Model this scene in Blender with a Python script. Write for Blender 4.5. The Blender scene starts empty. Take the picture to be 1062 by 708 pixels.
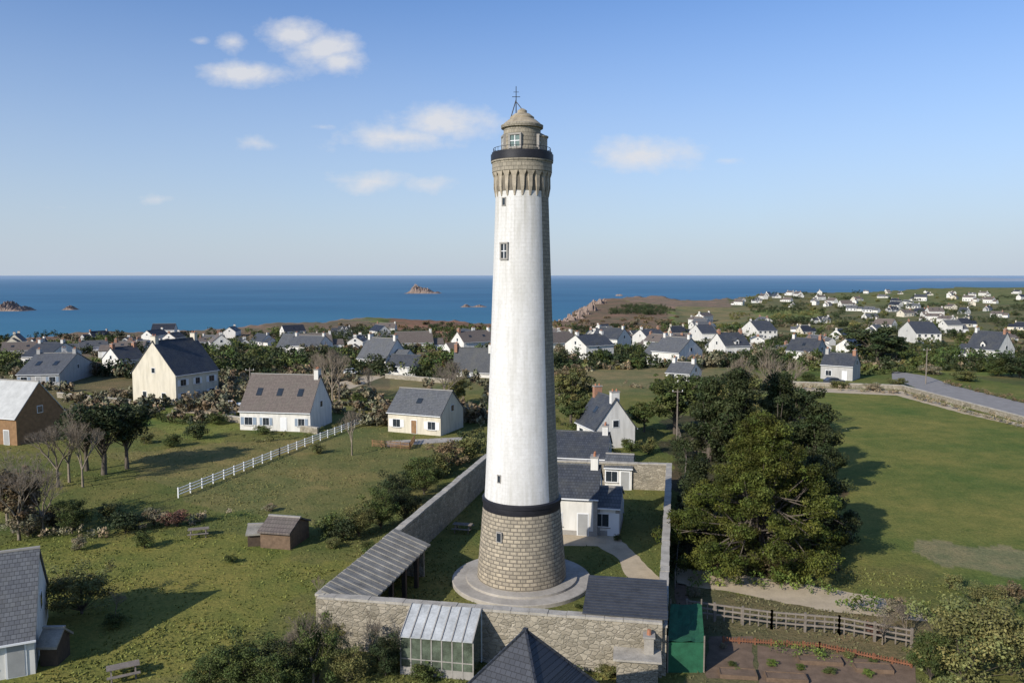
import bpy, math, random, numpy as np
from mathutils import Vector
random.seed(7); rng=np.random.default_rng(7)
F=826.0; PIT=math.atan(69/826); CH=24.0
cp,sp=math.cos(PIT),math.sin(PIT)
sc=bpy.context.scene
def ray(u,v):
    x=(u-531)/F; y=(354-v)/F
    return x, cp+y*sp, -sp+y*cp
def W(u,v,z=0.0):
    dx,dy,dz=ray(u,v); t=(z-CH)/dz
    return (dx*t,dy*t)
def zrow(v,Y):
    dx,dy,dz=ray(531,v); return CH+dz/dy*Y
# ---------------- terrain function
_cu=[0,100,250,350,430,510,575,590,600,612,625,680,720,760,800,900,1000,1062]
_cv=[352,345,340,333,331,333,332,328,320,313,309,307,311,310,307,302,299,297]
_az=[];_D=[]
for u,v in zip(_cu,_cv):
    a=math.atan((u-531)/F); Y=34*F/(v-285); _az.append(a); _D.append(Y/math.cos(a))
_az=[-3.2,-1.2]+_az+[0.8,1.3,3.2]; _D=[900,420]+_D+[3600,3900,3900]
def sm(t):
    t=np.clip(t,0,1); return t*t*(3-2*t)
def coastD(a):
    D=np.interp(a,_az,_D)
    return D*(1+0.015*np.sin(a*61)+0.01*np.sin(a*173+1)+0.008*np.sin(a*411))
def terr(x,y):
    r=np.hypot(x,y); a=np.arctan2(x,y); D=coastD(a)
    b=-10*sm((r-200)/260)
    b=b+sm((r-230)/250)*(1.6*np.sin(x*.021+1)*np.cos(y*.017)+0.8*np.sin(x*.05+y*.043))+sm((r-700)/600)*(3*np.sin(x*.006+y*.004))
    e=sm((r-D)/32)
    return b*(1-e)+(-57)*e
def G(u,v):
    x,y=W(u,v,0)
    z=0
    for i in range(40):
        zt=float(terr(x,y)); z=z*.5+zt*.5
        if z>CH-5: z=CH-5
        x,y=W(u,v,z)
    return x,y,float(terr(x,y))
def pip(px,py,poly):
    ins=np.zeros(px.shape,bool); n=len(poly); j=n-1
    for i in range(n):
        xi,yi=poly[i]; xj,yj=poly[j]
        if yi!=yj:
            c=((yi>py)!=(yj>py))&(px<(xj-xi)*(py-yi)/(yj-yi)+xi)
            ins^=c
        j=i
    return ins
# ---------------- node helpers / materials
def newmat(name):
    m=bpy.data.materials.new(name); m.use_nodes=True
    nt=m.node_tree; b=nt.nodes['Principled BSDF']; return m,nt,b
def L(nt,a,b): nt.links.new(a,b)
def mth(nt,op,a,b=None,c=None,clamp=False):
    n=nt.nodes.new('ShaderNodeMath'); n.operation=op; n.use_clamp=clamp
    for i,v in enumerate((a,b,c)):
        if v is None: continue
        if isinstance(v,(int,float)): n.inputs[i].default_value=v
        else: nt.links.new(v,n.inputs[i])
    return n.outputs[0]
def mixc(nt,f,a,b,bt='MIX'):
    n=nt.nodes.new('ShaderNodeMix'); n.data_type='RGBA'; n.blend_type=bt
    for i,v in ((0,f),(6,a),(7,b)):
        if isinstance(v,(int,float)): n.inputs[i].default_value=v
        elif isinstance(v,tuple): n.inputs[i].default_value=(*v[:3],1)
        else: nt.links.new(v,n.inputs[i])
    return n.outputs[2]
def noise(nt,vec,scale,detail=5,rough=.6):
    n=nt.nodes.new('ShaderNodeTexNoise'); n.inputs['Scale'].default_value=scale
    n.inputs['Detail'].default_value=detail; n.inputs['Roughness'].default_value=rough
    if vec is not None: nt.links.new(vec,n.inputs['Vector'])
    return n.outputs['Fac']
def mrange(nt,v,a,b,c=0.,d=1.):
    n=nt.nodes.new('ShaderNodeMapRange'); nt.links.new(v,n.inputs[0])
    for i,x in enumerate((a,b,c,d)): n.inputs[i+1].default_value=x
    return n.outputs[0]
def bump(nt,b,h,st=.5,dist=.05):
    n=nt.nodes.new('ShaderNodeBump'); n.inputs['Strength'].default_value=st; n.inputs['Distance'].default_value=dist
    nt.links.new(h,n.inputs['Height']); nt.links.new(n.outputs[0],b.inputs['Normal'])
def pos(nt): return nt.nodes.new('ShaderNodeNewGeometry').outputs['Position']
def objc(nt): return nt.nodes.new('ShaderNodeTexCoord').outputs['Object']
def plain(name,col,rough=.8,var=.15,scale=1.5,bs=.3,spec=.3,metal=0):
    m,nt,b=newmat(name); p=pos(nt)
    n1=noise(nt,p,scale,3); n2=noise(nt,p,scale*9,3)
    f=mth(nt,'MULTIPLY_ADD',n1,.65,mth(nt,'MULTIPLY',n2,.35))
    f=mrange(nt,f,.3,.7)
    c=mixc(nt,f,tuple(x*(1-var) for x in col),tuple(min(1,x*(1+var)) for x in col))
    L(nt,c,b.inputs['Base Color']); b.inputs['Roughness'].default_value=rough
    b.inputs['Specular IOR Level'].default_value=spec; b.inputs['Metallic'].default_value=metal
    if bs: bump(nt,b,n2,bs,.02)
    return m
def wallmat(name,col):
    m,nt,b=newmat(name); p=pos(nt)
    st=nt.nodes.new('ShaderNodeMapping'); st.inputs['Scale'].default_value=(1,1,.18); L(nt,p,st.inputs[0])
    f=mrange(nt,noise(nt,st.outputs[0],1.6,5),.42,.75)
    f2=mrange(nt,noise(nt,p,.5,3),.3,.7)
    c=mixc(nt,f,col,tuple(x*.70 for x in col))
    c=mixc(nt,mth(nt,'MULTIPLY',f2,.35),c,tuple(a*b_ for a,b_ in zip(col,(.85,.82,.76))))
    L(nt,c,b.inputs['Base Color']); b.inputs['Roughness'].default_value=.9; b.inputs['Specular IOR Level'].default_value=.2
    return m
def slatemat(name,c1,c2,rough=.55,cw=.28,chh=.2,lich=.4):
    m,nt,b=newmat(name); o=objc(nt)
    s=nt.nodes.new('ShaderNodeSeparateXYZ'); L(nt,o,s.inputs[0])
    cb=nt.nodes.new('ShaderNodeCombineXYZ'); L(nt,mth(nt,'ADD',s.outputs[0],mth(nt,'MULTIPLY',s.outputs[1],.01)),cb.inputs[0]); L(nt,s.outputs[2],cb.inputs[1])
    br=nt.nodes.new('ShaderNodeTexBrick'); L(nt,cb.outputs[0],br.inputs['Vector'])
    br.inputs['Scale'].default_value=1; br.inputs['Brick Width'].default_value=cw; br.inputs['Row Height'].default_value=chh
    br.inputs['Mortar Size'].default_value=.012
    br.inputs['Color1'].default_value=(*c1,1); br.inputs['Color2'].default_value=(*c2,1); br.inputs['Mortar'].default_value=(*[x*.35 for x in c1],1)
    f=mrange(nt,noise(nt,pos(nt),.6,5),.45,.8)
    c=mixc(nt,mth(nt,'MULTIPLY',f,lich),br.outputs['Color'],(.12,.115,.09))
    L(nt,c,b.inputs['Base Color']); b.inputs['Roughness'].default_value=rough; b.inputs['Specular IOR Level'].default_value=.3
    bump(nt,b,br.outputs['Fac'],.4,-.02); return m
def rubble(name,ca,cb_,mort,scale=2.4):
    m,nt,b=newmat(name); p=pos(nt)
    mp=nt.nodes.new('ShaderNodeMapping'); mp.inputs['Scale'].default_value=(1,1,1.7); L(nt,p,mp.inputs[0])
    wv=nt.nodes.new('ShaderNodeVectorMath'); wv.operation='MULTIPLY_ADD'
    nn=nt.nodes.new('ShaderNodeTexNoise'); nn.inputs['Scale'].default_value=3; L(nt,p,nn.inputs['Vector']); L(nt,nn.outputs['Color'],wv.inputs[0]); wv.inputs[1].default_value=(.35,.35,.35); L(nt,mp.outputs[0],wv.inputs[2])
    v=nt.nodes.new('ShaderNodeTexVoronoi'); v.inputs['Scale'].default_value=scale; L(nt,wv.outputs[0],v.inputs['Vector'])
    v2=nt.nodes.new('ShaderNodeTexVoronoi'); v2.feature='DISTANCE_TO_EDGE'; v2.inputs['Scale'].default_value=scale; L(nt,wv.outputs[0],v2.inputs['Vector'])
    sx=nt.nodes.new('ShaderNodeSeparateColor'); L(nt,v.outputs['Color'],sx.inputs[0])
    c=mixc(nt,sx.outputs[0],ca,cb_)
    c=mixc(nt,mrange(nt,v2.outputs[0],.0,.06,.8,0),c,mort)
    c=mixc(nt,mth(nt,'MULTIPLY',mrange(nt,noise(nt,p,.7,6),.45,.75),.55),c,(.12,.11,.08))
    c=mixc(nt,mth(nt,'MULTIPLY',mrange(nt,noise(nt,p,9,3),.5,.8),.4),c,(.42,.39,.31))
    L(nt,c,b.inputs['Base Color']); b.inputs['Roughness'].default_value=.95; b.inputs['Specular IOR Level'].default_value=.15
    bump(nt,b,mth(nt,'MINIMUM',v2.outputs[0],.12),.8,.4); return m
def leafmat(name,col,trans=0,rough=.6):
    m,nt,b=newmat(name); at=nt.nodes.new('ShaderNodeAttribute'); at.attribute_name='tint'
    oi=nt.nodes.new('ShaderNodeObjectInfo')
    k=mrange(nt,oi.outputs['Random'],0,1,.8,1.2)
    c=mixc(nt,1.0,col,at.outputs['Color'],'MULTIPLY')
    vm=nt.nodes.new('ShaderNodeVectorMath'); vm.operation='SCALE'; L(nt,c,vm.inputs[0]); L(nt,k,vm.inputs['Scale'])
    L(nt,vm.outputs[0],b.inputs['Base Color']); b.inputs['Roughness'].default_value=rough; b.inputs['Specular IOR Level'].default_value=.15
    if trans:
        t=nt.nodes.new('ShaderNodeBsdfTranslucent'); L(nt,vm.outputs[0],t.inputs[0])
        mx=nt.nodes.new('ShaderNodeMixShader'); mx.inputs[0].default_value=trans
        L(nt,b.outputs[0],mx.inputs[1]); L(nt,t.outputs[0],mx.inputs[2])
        L(nt,mx.outputs[0],nt.nodes['Material Output'].inputs[0])
    return m
M={}
M['wall']=wallmat('wall_white_render',(.70,.68,.63))
M['cream']=wallmat('wall_cream_render',(.64,.585,.47))
M['grey']=wallmat('wall_grey_render',(.42,.41,.39))
M['slate']=slatemat('roof_slate',(.045,.05,.06),(.068,.074,.086))
M['slate2']=slatemat('roof_slate_grey',(.095,.098,.105),(.135,.14,.145),.6)
M['slatedk']=slatemat('roof_slate_dark',(.024,.028,.038),(.038,.043,.056),.5,lich=.12)
M['brownroof']=slatemat('roof_brown_weathered',(.13,.105,.092),(.17,.14,.12),.8)
M['palesheet']=plain('roof_pale_sheet',(.42,.42,.40),.6,.2,1)
M['glass']=plain('window_glass',(.025,.032,.04),.12,.3,.5,0,.6)
M['frame']=plain('window_frame_white',(.7,.7,.69),.5,.03,bs=0)
M['door']=plain('door_grey',(.30,.30,.29),.6,.1)
M['blue']=plain('shutter_blue_grey',(.22,.27,.33),.6,.1)
M['stonetrim']=plain('granite_trim',(.3,.28,.25),.9,.2,3)
M['brick']=plain('chimney_brick',(.32,.17,.11),.9,.2,4)
M['pot']=plain('chimney_pot_clay',(.36,.16,.09),.8)
M['timber']=plain('timber_cladding',(.24,.14,.07),.85,.3,2)
M['greywood']=plain('weathered_wood',(.2,.17,.14),.9,.3,3)
M['brownwood']=plain('brown_boards',(.15,.10,.065),.9,.35,3)
M['darkwood']=plain('dark_wood',(.07,.05,.035),.9,.3,3)
M['white']=plain('white_paint',(.78,.78,.76),.5,.06)
M['black']=plain('black_paint',(.018,.018,.022),.5,.3,2)
M['rubble']=rubble('rubble_stone',(.23,.20,.15),(.40,.35,.27),(.25,.225,.18))
M['coping']=plain('wall_coping',(.36,.33,.28),.95,.35,1.2,.6)
M['concrete']=plain('concrete',(.35,.32,.275),.9,.32,.5,.5)
M['asphalt']=plain('asphalt',(.24,.225,.21),.95,.2,.6,.3)
M['sand']=plain('sand_path',(.44,.36,.25),1,.22,.8,.5)
M['soil']=plain('garden_soil',(.16,.11,.075),1,.35,1.4,.8)
M['trunk']=plain('bark',(.11,.09,.07),.95,.3,4,.6)
M['twig']=plain('bare_twigs',(.22,.18,.135),.95,.3,4,0)
M['green_net']=plain('green_netting',(.02,.10,.05),.8,.4,1.5)
M['rust']=plain('rusty_border',(.2,.085,.045),.9,.3,3)
M['rock']=plain('sea_rock',(.24,.18,.145),.95,.4,.05,.6)
M['corecore']=plain('corbel_recess_shade',(.16,.14,.11),.9,.2,3)  # stone colour darkened to stand for shade in the gaps between corbels
# ---------------- mesh helpers
class MB:
    def __init__(s): s.v=[];s.f=[];s.m=[];s.mats=[]
    def mi(s,k):
        if k not in s.mats: s.mats.append(k)
        return s.mats.index(k)
    def add(s,vs,fs,k):
        o=len(s.v); s.v+=list(vs); i=s.mi(k)
        for f in fs: s.f.append([a+o for a in f]); s.m.append(i)
    def box(s,x0,x1,y0,y1,z0,z1,k,top=None):
        t=0 if top is None else top
        vs=[(x0,y0,z0),(x1,y0,z0),(x1,y1,z0),(x0,y1,z0),(x0+t,y0+t,z1),(x1-t,y0+t,z1),(x1-t,y1-t,z1),(x0+t,y1-t,z1)]
        s.add(vs,[(0,3,2,1),(4,5,6,7),(0,1,5,4),(1,2,6,5),(2,3,7,6),(3,0,4,7)],k)
    def extx(s,prof,x0,x1,k):
        n=len(prof); vs=[(x0,y,z) for y,z in prof]+[(x1,y,z) for y,z in prof]
        fs=[(i,(i+1)%n,n+(i+1)%n,n+i) for i in range(n)]+[tuple(range(n))[::-1],tuple(range(n,2*n))]
        s.add(vs,fs,k)
    def exty(s,prof,y0,y1,k):
        n=len(prof); vs=[(x,y0,z) for x,z in prof]+[(x,y1,z) for x,z in prof]
        fs=[(i,(i+1)%n,n+(i+1)%n,n+i) for i in range(n)]+[tuple(range(n))[::-1],tuple(range(n,2*n))]
        s.add(vs,fs,k)
    def cyl(s,x,y,z0,z1,r0,r1,k,n=12,cap=True):
        vs=[(x+r0*math.cos(2*math.pi*i/n),y+r0*math.sin(2*math.pi*i/n),z0) for i in range(n)]+[(x+r1*math.cos(2*math.pi*i/n),y+r1*math.sin(2*math.pi*i/n),z1) for i in range(n)]
        fs=[(i,(i+1)%n,n+(i+1)%n,n+i) for i in range(n)]
        if cap: fs+=[tuple(range(n))[::-1],tuple(range(n,2*n))]
        s.add(vs,fs,k)
    def beam(s,p,q,w,k):
        p=Vector(p);q=Vector(q);d=(q-p).normalized(); a=d.cross(Vector((0,0,1)))
        if a.length<.01: a=Vector((1,0,0))
        a=a.normalized()*w/2; b=d.cross(a).normalized()*w/2
        vs=[p+a+b,p-a+b,p-a-b,p+a-b,q+a+b,q-a+b,q-a-b,q+a-b]
        s.add([tuple(x) for x in vs],[(0,1,2,3),(7,6,5,4),(0,4,5,1),(1,5,6,2),(2,6,7,3),(3,7,4,0)],k)
    def mesh(s,name):
        me=bpy.data.meshes.new(name); me.from_pydata(s.v,[],s.f)
        for k in s.mats: me.materials.append(M[k])
        me.polygons.foreach_set('material_index',s.m)
        import bmesh
        bm=bmesh.new(); bm.from_mesh(me); bmesh.ops.recalc_face_normals(bm,faces=bm.faces); bm.to_mesh(me); bm.free()
        return me
    def obj(s,name,loc=(0,0,0),rot=0,parent=None): return mk(name,s.mesh(name),loc,rot,parent)
def mk(name,me,loc=(0,0,0),rot=0,parent=None,scale=None):
    o=bpy.data.objects.new(name,me); sc.collection.objects.link(o); o.location=loc; o.rotation_euler=(0,0,rot)
    if scale: o.scale=scale
    if parent: o.parent=parent
    return o
def npmesh(name,V,Q,mats,midx=None,tint=None,smooth=False):
    me=bpy.data.meshes.new(name); V=np.asarray(V,np.float32); Q=np.asarray(Q,np.int32)
    me.vertices.add(len(V)); me.vertices.foreach_set('co',V.ravel())
    me.loops.add(Q.size); me.loops.foreach_set('vertex_index',Q.ravel())
    me.polygons.add(len(Q)); me.polygons.foreach_set('loop_start',np.arange(0,Q.size,4,dtype=np.int32))
    for m in mats: me.materials.append(m)
    if midx is not None: me.polygons.foreach_set('material_index',np.asarray(midx,np.int32))
    if tint is not None:
        at=me.color_attributes.new('tint','FLOAT_COLOR','POINT')
        c=np.ones((len(V),4),np.float32); c[:,:3]=tint; at.data.foreach_set('color',c.ravel())
    me.update(calc_edges=True)
    if smooth: me.polygons.foreach_set('use_smooth',np.ones(len(Q),bool))
    me.validate(); return me
# ---------------- foliage
def leaves(C,R,n,size,sq=1.0,tv=.35,yel=.15,shell=.35):
    C=np.asarray(C,float); K=len(C); R=np.broadcast_to(R,(K,))
    n_=np.maximum((n*(R/np.mean(R))**2).astype(int),4); idx=np.repeat(np.arange(K),n_); T=len(idx)
    d=rng.normal(size=(T,3)); d/=np.linalg.norm(d,axis=1)[:,None]
    rr=rng.random(T)**shell
    off=d*(R[idx]*rr)[:,None]; off[:,2]*=sq
    P=C[idx]+off
    nn=d+rng.normal(size=(T,3))*.6; nn/=np.linalg.norm(nn,axis=1)[:,None]
    a=np.cross(nn,rng.normal(size=(T,3))); a/=np.linalg.norm(a,axis=1)[:,None]; b=np.cross(nn,a)
    s=size*(.5+rng.random(T))[:,None]
    V=np.stack([P-a*s,P-b*s*.55,P+a*s,P+b*s*.55],1).reshape(-1,3)
    Q=np.arange(4*T).reshape(T,4)
    ct=1+tv*(rng.random(K)*2-1); t=ct[idx]*(.8+.4*rng.random(T)); y=1+yel*(rng.random(K)*2-1)
    tint=np.stack([t*y[idx],t,t*.95],1); return V,Q,np.repeat(tint,4,axis=0)
def tubes(segs,n=5):
    V=[];Q=[]
    for p,q,r0,r1 in segs:
        p=np.array(p,float);q=np.array(q,float);d=q-p; l=np.linalg.norm(d)
        if l<1e-6: continue
        d/=l; a=np.cross(d,[0.3,1,.2]); a/=np.linalg.norm(a); b=np.cross(d,a); o=len(V)
        for i in range(n):
            t=2*math.pi*i/n; V.append(p+(a*math.cos(t)+b*math.sin(t))*r0)
        for i in range(n):
            t=2*math.pi*i/n; V.append(q+(a*math.cos(t)+b*math.sin(t))*r1)
        for i in range(n): Q.append((o+i,o+(i+1)%n,o+n+(i+1)%n,o+n+i))
    return np.array(V),np.array(Q)
def combine(name,leaf,segs,lm,tm,n=5):
    V,Q,T=leaf
    if segs:
        V2,Q2=tubes(segs,n); Q2=Q2+len(V); mi=[0]*len(Q)+[1]*len(Q2)
        V=np.vstack([V,V2]); Q=np.vstack([Q,Q2]); T=np.vstack([T,np.ones((len(V2),3))])
    else: mi=[0]*len(Q)
    return npmesh(name,V,Q,[lm,tm],mi,T)
def crownpts(K,rx,ry,rz,cz,inner=.45,lump=.25):
    d=rng.normal(size=(K,3)); d/=np.linalg.norm(d,axis=1)[:,None]
    r=inner+(1-inner)*rng.random(K)**.6
    ph=rng.random(3)*6; lu=1+lump*(np.sin(d[:,0]*4+ph[0])*np.sin(d[:,1]*4+ph[1])+.6*np.sin(d[:,2]*6+ph[2]))
    return d*np.array([rx,ry,rz])*(r*lu)[:,None]+np.array([0,0,cz])
def bushmesh(name,lm,K=42,n=60,leaf=.028,cr=.13):
    C=crownpts(K,.38,.38,.36,.45,.3,.3); C[:,2]=np.maximum(C[:,2],.07)
    segs=[((0,0,0),(0,0,.5),.02,.01)]+[((0,0,.05),tuple(c*1.12),.006,.0015) for c in C[::2]]
    return combine(name,leaves(C,cr*(.6+.8*rng.random(K)),n,leaf,.85),segs,lm,M['trunk'],3)
def treemesh(name,lm,K=80,n=80,leaf=.02,cz=.62,rx=.34,rz=.34,cr=.08):
    C=crownpts(K,rx,rx,rz,cz,.35,.32)
    segs=[((0,0,0),(.01,0,.25),.03,.022),((.01,0,.25),(0,.01,cz),.022,.012)]
    for c in C[::3]: segs.append(((0,0,.2+.3*random.random()),tuple(c),.009,.003))
    return combine(name,leaves(C,cr*(.6+.8*rng.random(K)),n,leaf,.7),segs,lm,M['trunk'])
def baretree(name,spread=.6,depth=6,seed=1,mat=None,tw=1.0):
    rd=random.Random(seed); segs=[]
    def rec(p,d,l,r,k):
        q=p+d*l; segs.append((tuple(p),tuple(q),r,r*.7))
        if k==0: return
        for i in range(3):
            nd=(d+Vector((rd.uniform(-1,1),rd.uniform(-1,1),rd.uniform(-.35,.7)))*spread).normalized()
            rec(q,nd,l*rd.uniform(.62,.85),max(r*.6,.0011*tw),k-1)
    rec(Vector((0,0,0)),Vector((0,0,1)),.2,.02,depth)
    V,Q=tubes(segs,3); z=V[:,2].max(); V/=z
    return npmesh(name,V,Q,[mat or M['twig']])
LM={'green':leafmat('leaves_green',(.07,.088,.027)),'dark':leafmat('leaves_dark',(.038,.05,.021)),
 'olive':leafmat('leaves_olive',(.13,.13,.048)),'bright':leafmat('leaves_bright',(.11,.145,.032)),
 'brown':leafmat('leaves_rusty',(.14,.105,.06)),'tan':leafmat('leaves_tan',(.22,.185,.12)),
 'cyp':leafmat('leaves_cypress',(.068,.078,.016),.05),'red':leafmat('leaves_red',(.16,.085,.065)),'cypd':leafmat('leaves_cypress_dark',(.036,.046,.018),.05)}
BM={k:[bushmesh('shrub_%s_mesh'%k,LM[k]) for _ in range(2)] for k in ('green','dark','olive','bright','brown','tan','red')}
BF={k:[bushmesh('shrub_%s_fine_mesh'%k,LM[k],80,110,.0135,.095) for _ in range(2)] for k in ('green','dark','olive')}
TM={k:[treemesh('tree_%s_mesh'%k,LM[k]) for _ in range(2)] for k in ('green','dark','brown','olive')}
PINE=[treemesh('pine_mesh',LM['dark'],90,80,.015,.72,.3,.24,.075) for _ in range(2)]
BARE=[baretree('bare_tree_mesh',.62,6,s) for s in (1,5,9)]
def place(me,name,u,v,hpx,wpx=None,rot=None):
    x,y,z=G(u,v); dep=y*cp+(CH-z)*sp; h=hpx*dep/F; w=(wpx*dep/F if wpx else h)
    return mk(name,me,(x,y,z-.02),random.random()*6.28 if rot is None else rot,scale=(w,w,h))
def shrub(k,u,v,h,w=None): return place(random.choice(BF[k] if (h>38 and k in BF) else BM[k]),'shrub',u,v,h,w or h*1.15)
def tree(k,u,v,h,w=None,name='tree'): return place(random.choice(TM[k]),name,u,v,h,(w or h*.75)/.72)
def bare(u,v,h,w=None): return place(random.choice(BARE),'bare_tree',u,v,h,w or h)
def hedge(name,pts,h,w,k,dens=3.0,leaf=.09,base=0):
    C=[]
    for (x0,y0),(x1,y1) in zip(pts[:-1],pts[1:]):
        l=math.hypot(x1-x0,y1-y0); n=int(l*dens*max(1,h*w*.8))
        for i in range(n):
            t=random.random(); C.append((x0+(x1-x0)*t+random.uniform(-w,w)*.4,y0+(y1-y0)*t+random.uniform(-w,w)*.4,base+random.uniform(.15,h*(.8+.2*math.sin(t*l*.9)))))
    C=np.array(C); V,Q,T=leaves(C,.4*(.7+.6*rng.random(len(C))),30,leaf,.8)
    return mk(name,npmesh(name,V,Q,[LM[k]],None,T))
# ---------------- GROUND
az=np.concatenate([np.linspace(-math.pi,-.72,70,endpoint=False),np.linspace(-.72,.72,640),np.linspace(.72,math.pi,71)[1:]])
rad=np.concatenate([np.linspace(2,22,6,endpoint=False),np.exp(np.linspace(math.log(22),math.log(4000),600))])
A,R=np.meshgrid(az,rad); X=R*np.sin(A); Y=R*np.cos(A); Z=terr(X,Y)
def hsh(a,b,k): 
    s=np.sin(a*127.1+b*311.7+k*74.7)*43758.5453; return s-np.floor(s)
PAINT=[
 ([(700,300),(1110,290),(1110,345),(700,345)],(.15,.15,.075)),
 ([(860,300),(1110,293),(1110,316),(870,318)],(.15,.165,.07)),
 ([(830,403),(940,412),(1062,440),(1300,500),(1300,700),(1062,612),(960,592),(880,585),(840,500)],(.165,.185,.052)),
 ([(120,470),(300,455),(400,432),(420,470),(330,545),(180,520)],(.195,.185,.07)),
 ([(0,560),(180,552),(300,570),(350,590),(330,620),(180,708),(-100,800),(-200,620)],(.185,.195,.052)),
 ([(330,470),(500,450),(500,475),(400,560),(330,560)],(.17,.17,.062)),
 ([(80,405),(250,440),(230,462),(100,430)],(.17,.20,.055)),
 ([(0,345),(400,335),(400,362),(0,372)],(.19,.15,.10)),
 ([(230,372),(400,362),(510,366),(510,385),(260,392)],(.20,.175,.10)),
 ([(400,329),(512,331),(512,362),(410,358)],(.23,.14,.09)),
 ([(575,318),(600,316),(690,322),(700,345),(575,345)],(.20,.145,.095)),
 ([(600,304),(740,304),(760,318),(700,322),(600,318)],(.22,.17,.12)),
 ([(700,318),(850,318),(860,334),(720,338)],(.20,.185,.09)),
 ([(780,322),(860,320),(850,330),(790,331)],(.17,.20,.07)),
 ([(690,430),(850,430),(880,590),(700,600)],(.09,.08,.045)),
 ([(940,566),(1062,566),(1300,575),(1300,600),(1062,594),(990,588),(950,578)],(.26,.23,.12)),
 ([(690,600),(960,640),(1000,800),(690,760)],(.15,.14,.07)),
]
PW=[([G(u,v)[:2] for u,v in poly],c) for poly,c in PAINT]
def landcol(X,Y):
    R=np.hypot(X,Y)
    Xr=X*.9+Y*.43; Yr=-X*.43+Y*.9
    ci=np.floor(Xr/47+.35*np.sin(Yr*.02)); cj=np.floor(Yr/61)
    h1=hsh(ci,cj,1)[...,None]; h2=hsh(ci,cj,2)[...,None]
    col=np.array([.155,.165,.052])*np.ones(X.shape+(1,))
    far=(sm((R-150)/30))[...,None]
    pal=np.where(h1<.3,np.array([.16,.185,.055]),np.where(h1<.55,np.array([.18,.165,.08]),np.where(h1<.8,np.array([.13,.135,.055]),np.array([.21,.18,.105]))))*(.8+.4*h2)
    col=col*(1-far)+pal*far
    wob=np.sin(X*.7+np.sin(Y*.5)*2)*.6+np.sin(X*.23+Y*.31)*1.1; wob2=np.cos(Y*.6+np.sin(X*.8)*2)*.6+np.cos(X*.29-Y*.2)*1.0
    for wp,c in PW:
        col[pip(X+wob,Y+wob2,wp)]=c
    return col
col=landcol(X,Y)
D=coastD(A); cl=sm((R-D+18)/20)[...,None]
col=col*(1-cl)+np.array([.28,.20,.15])*cl
nr,na=X.shape
V=np.stack([X,Y,Z],-1).reshape(-1,3)
i,j=np.meshgrid(np.arange(nr-1),np.arange(na-1),indexing='ij'); a0=i*na+j
Q=np.stack([a0,a0+1,a0+na+1,a0+na],-1).reshape(-1,4)[:, ::-1]
mg,nt,b=newmat('grassland'); p=pos(nt)
at=nt.nodes.new('ShaderNodeAttribute'); at.attribute_name='tint'
big=mrange(nt,noise(nt,p,.06,5,.65),.35,.68); med=mrange(nt,noise(nt,p,.4,5,.7),.3,.72); fin=mrange(nt,noise(nt,p,3.2,5,.75),.3,.7)
c=mixc(nt,1.,at.outputs['Color'],mixc(nt,big,(.62,.78,.72),(1.32,1.10,1.12)),'MULTIPLY')
c=mixc(nt,1.,c,mixc(nt,med,(.72,.80,.78),(1.28,1.14,1.17)),'MULTIPLY')
c=mixc(nt,1.,c,mixc(nt,fin,(.72,.76,.76),(1.25,1.2,1.2)),'MULTIPLY')
L(nt,c,b.inputs['Base Color']); b.inputs['Roughness'].default_value=1; b.inputs['Specular IOR Level'].default_value=.05
bump(nt,b,mth(nt,'ADD',fin,med),.5,.12)
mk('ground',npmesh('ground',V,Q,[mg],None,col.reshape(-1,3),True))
def sheet(name,pts,z,k):
    w=[W(u,v,0) for u,v in pts]
    o=[]
    n=len(w)
    for i in range(n):
        p=w[i];q=w[(i+1)%n]; m=max(1,int(math.hypot(q[0]-p[0],q[1]-p[1])/.7))
        for k2 in range(m):
            t=k2/m; jx=random.uniform(-.12,.12) if k!='concrete' else 0
            o.append((p[0]+(q[0]-p[0])*t+jx,p[1]+(q[1]-p[1])*t+jx))
    mb=MB(); mb.add([(x,y,z) for x,y in o],[tuple(range(len(o)))],k)
    return mb.obj(name)
# ---------------- SEA
ms,nt,b=newmat('sea_water'); p=pos(nt)
mp=nt.nodes.new('ShaderNodeMapping'); mp.inputs['Scale'].default_value=(1,1.6,1); L(nt,p,mp.inputs[0])
n0=noise(nt,mp.outputs[0],.0012,5); n1=noise(nt,mp.outputs[0],.02,6,.7)
c=mixc(nt,mrange(nt,n0,.35,.65),(.038,.125,.215),(.055,.165,.265))
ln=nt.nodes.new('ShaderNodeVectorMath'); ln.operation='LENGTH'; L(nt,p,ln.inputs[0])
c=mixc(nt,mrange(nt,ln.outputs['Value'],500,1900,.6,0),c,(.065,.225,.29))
c=mixc(nt,mrange(nt,n1,.66,.8,0,.25),c,(.3,.4,.45))
c=mixc(nt,mrange(nt,ln.outputs['Value'],1800,22000,0,.7),c,(.33,.43,.54))  # aerial haze painted into the water colour, stronger with distance
L(nt,c,b.inputs['Base Color']); b.inputs['Roughness'].default_value=.55; b.inputs['Specular IOR Level'].default_value=.25; b.inputs['IOR'].default_value=1.2
bump(nt,b,n1,.5,2)
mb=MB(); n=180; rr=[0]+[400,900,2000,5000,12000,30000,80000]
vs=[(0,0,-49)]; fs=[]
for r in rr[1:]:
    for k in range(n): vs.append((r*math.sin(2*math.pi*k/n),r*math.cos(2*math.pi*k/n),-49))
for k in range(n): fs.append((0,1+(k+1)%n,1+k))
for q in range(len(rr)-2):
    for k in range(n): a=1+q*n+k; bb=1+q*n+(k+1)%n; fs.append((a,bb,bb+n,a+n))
M['sea']=ms; mb.add(vs,fs,'sea'); mb.obj('sea')
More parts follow.
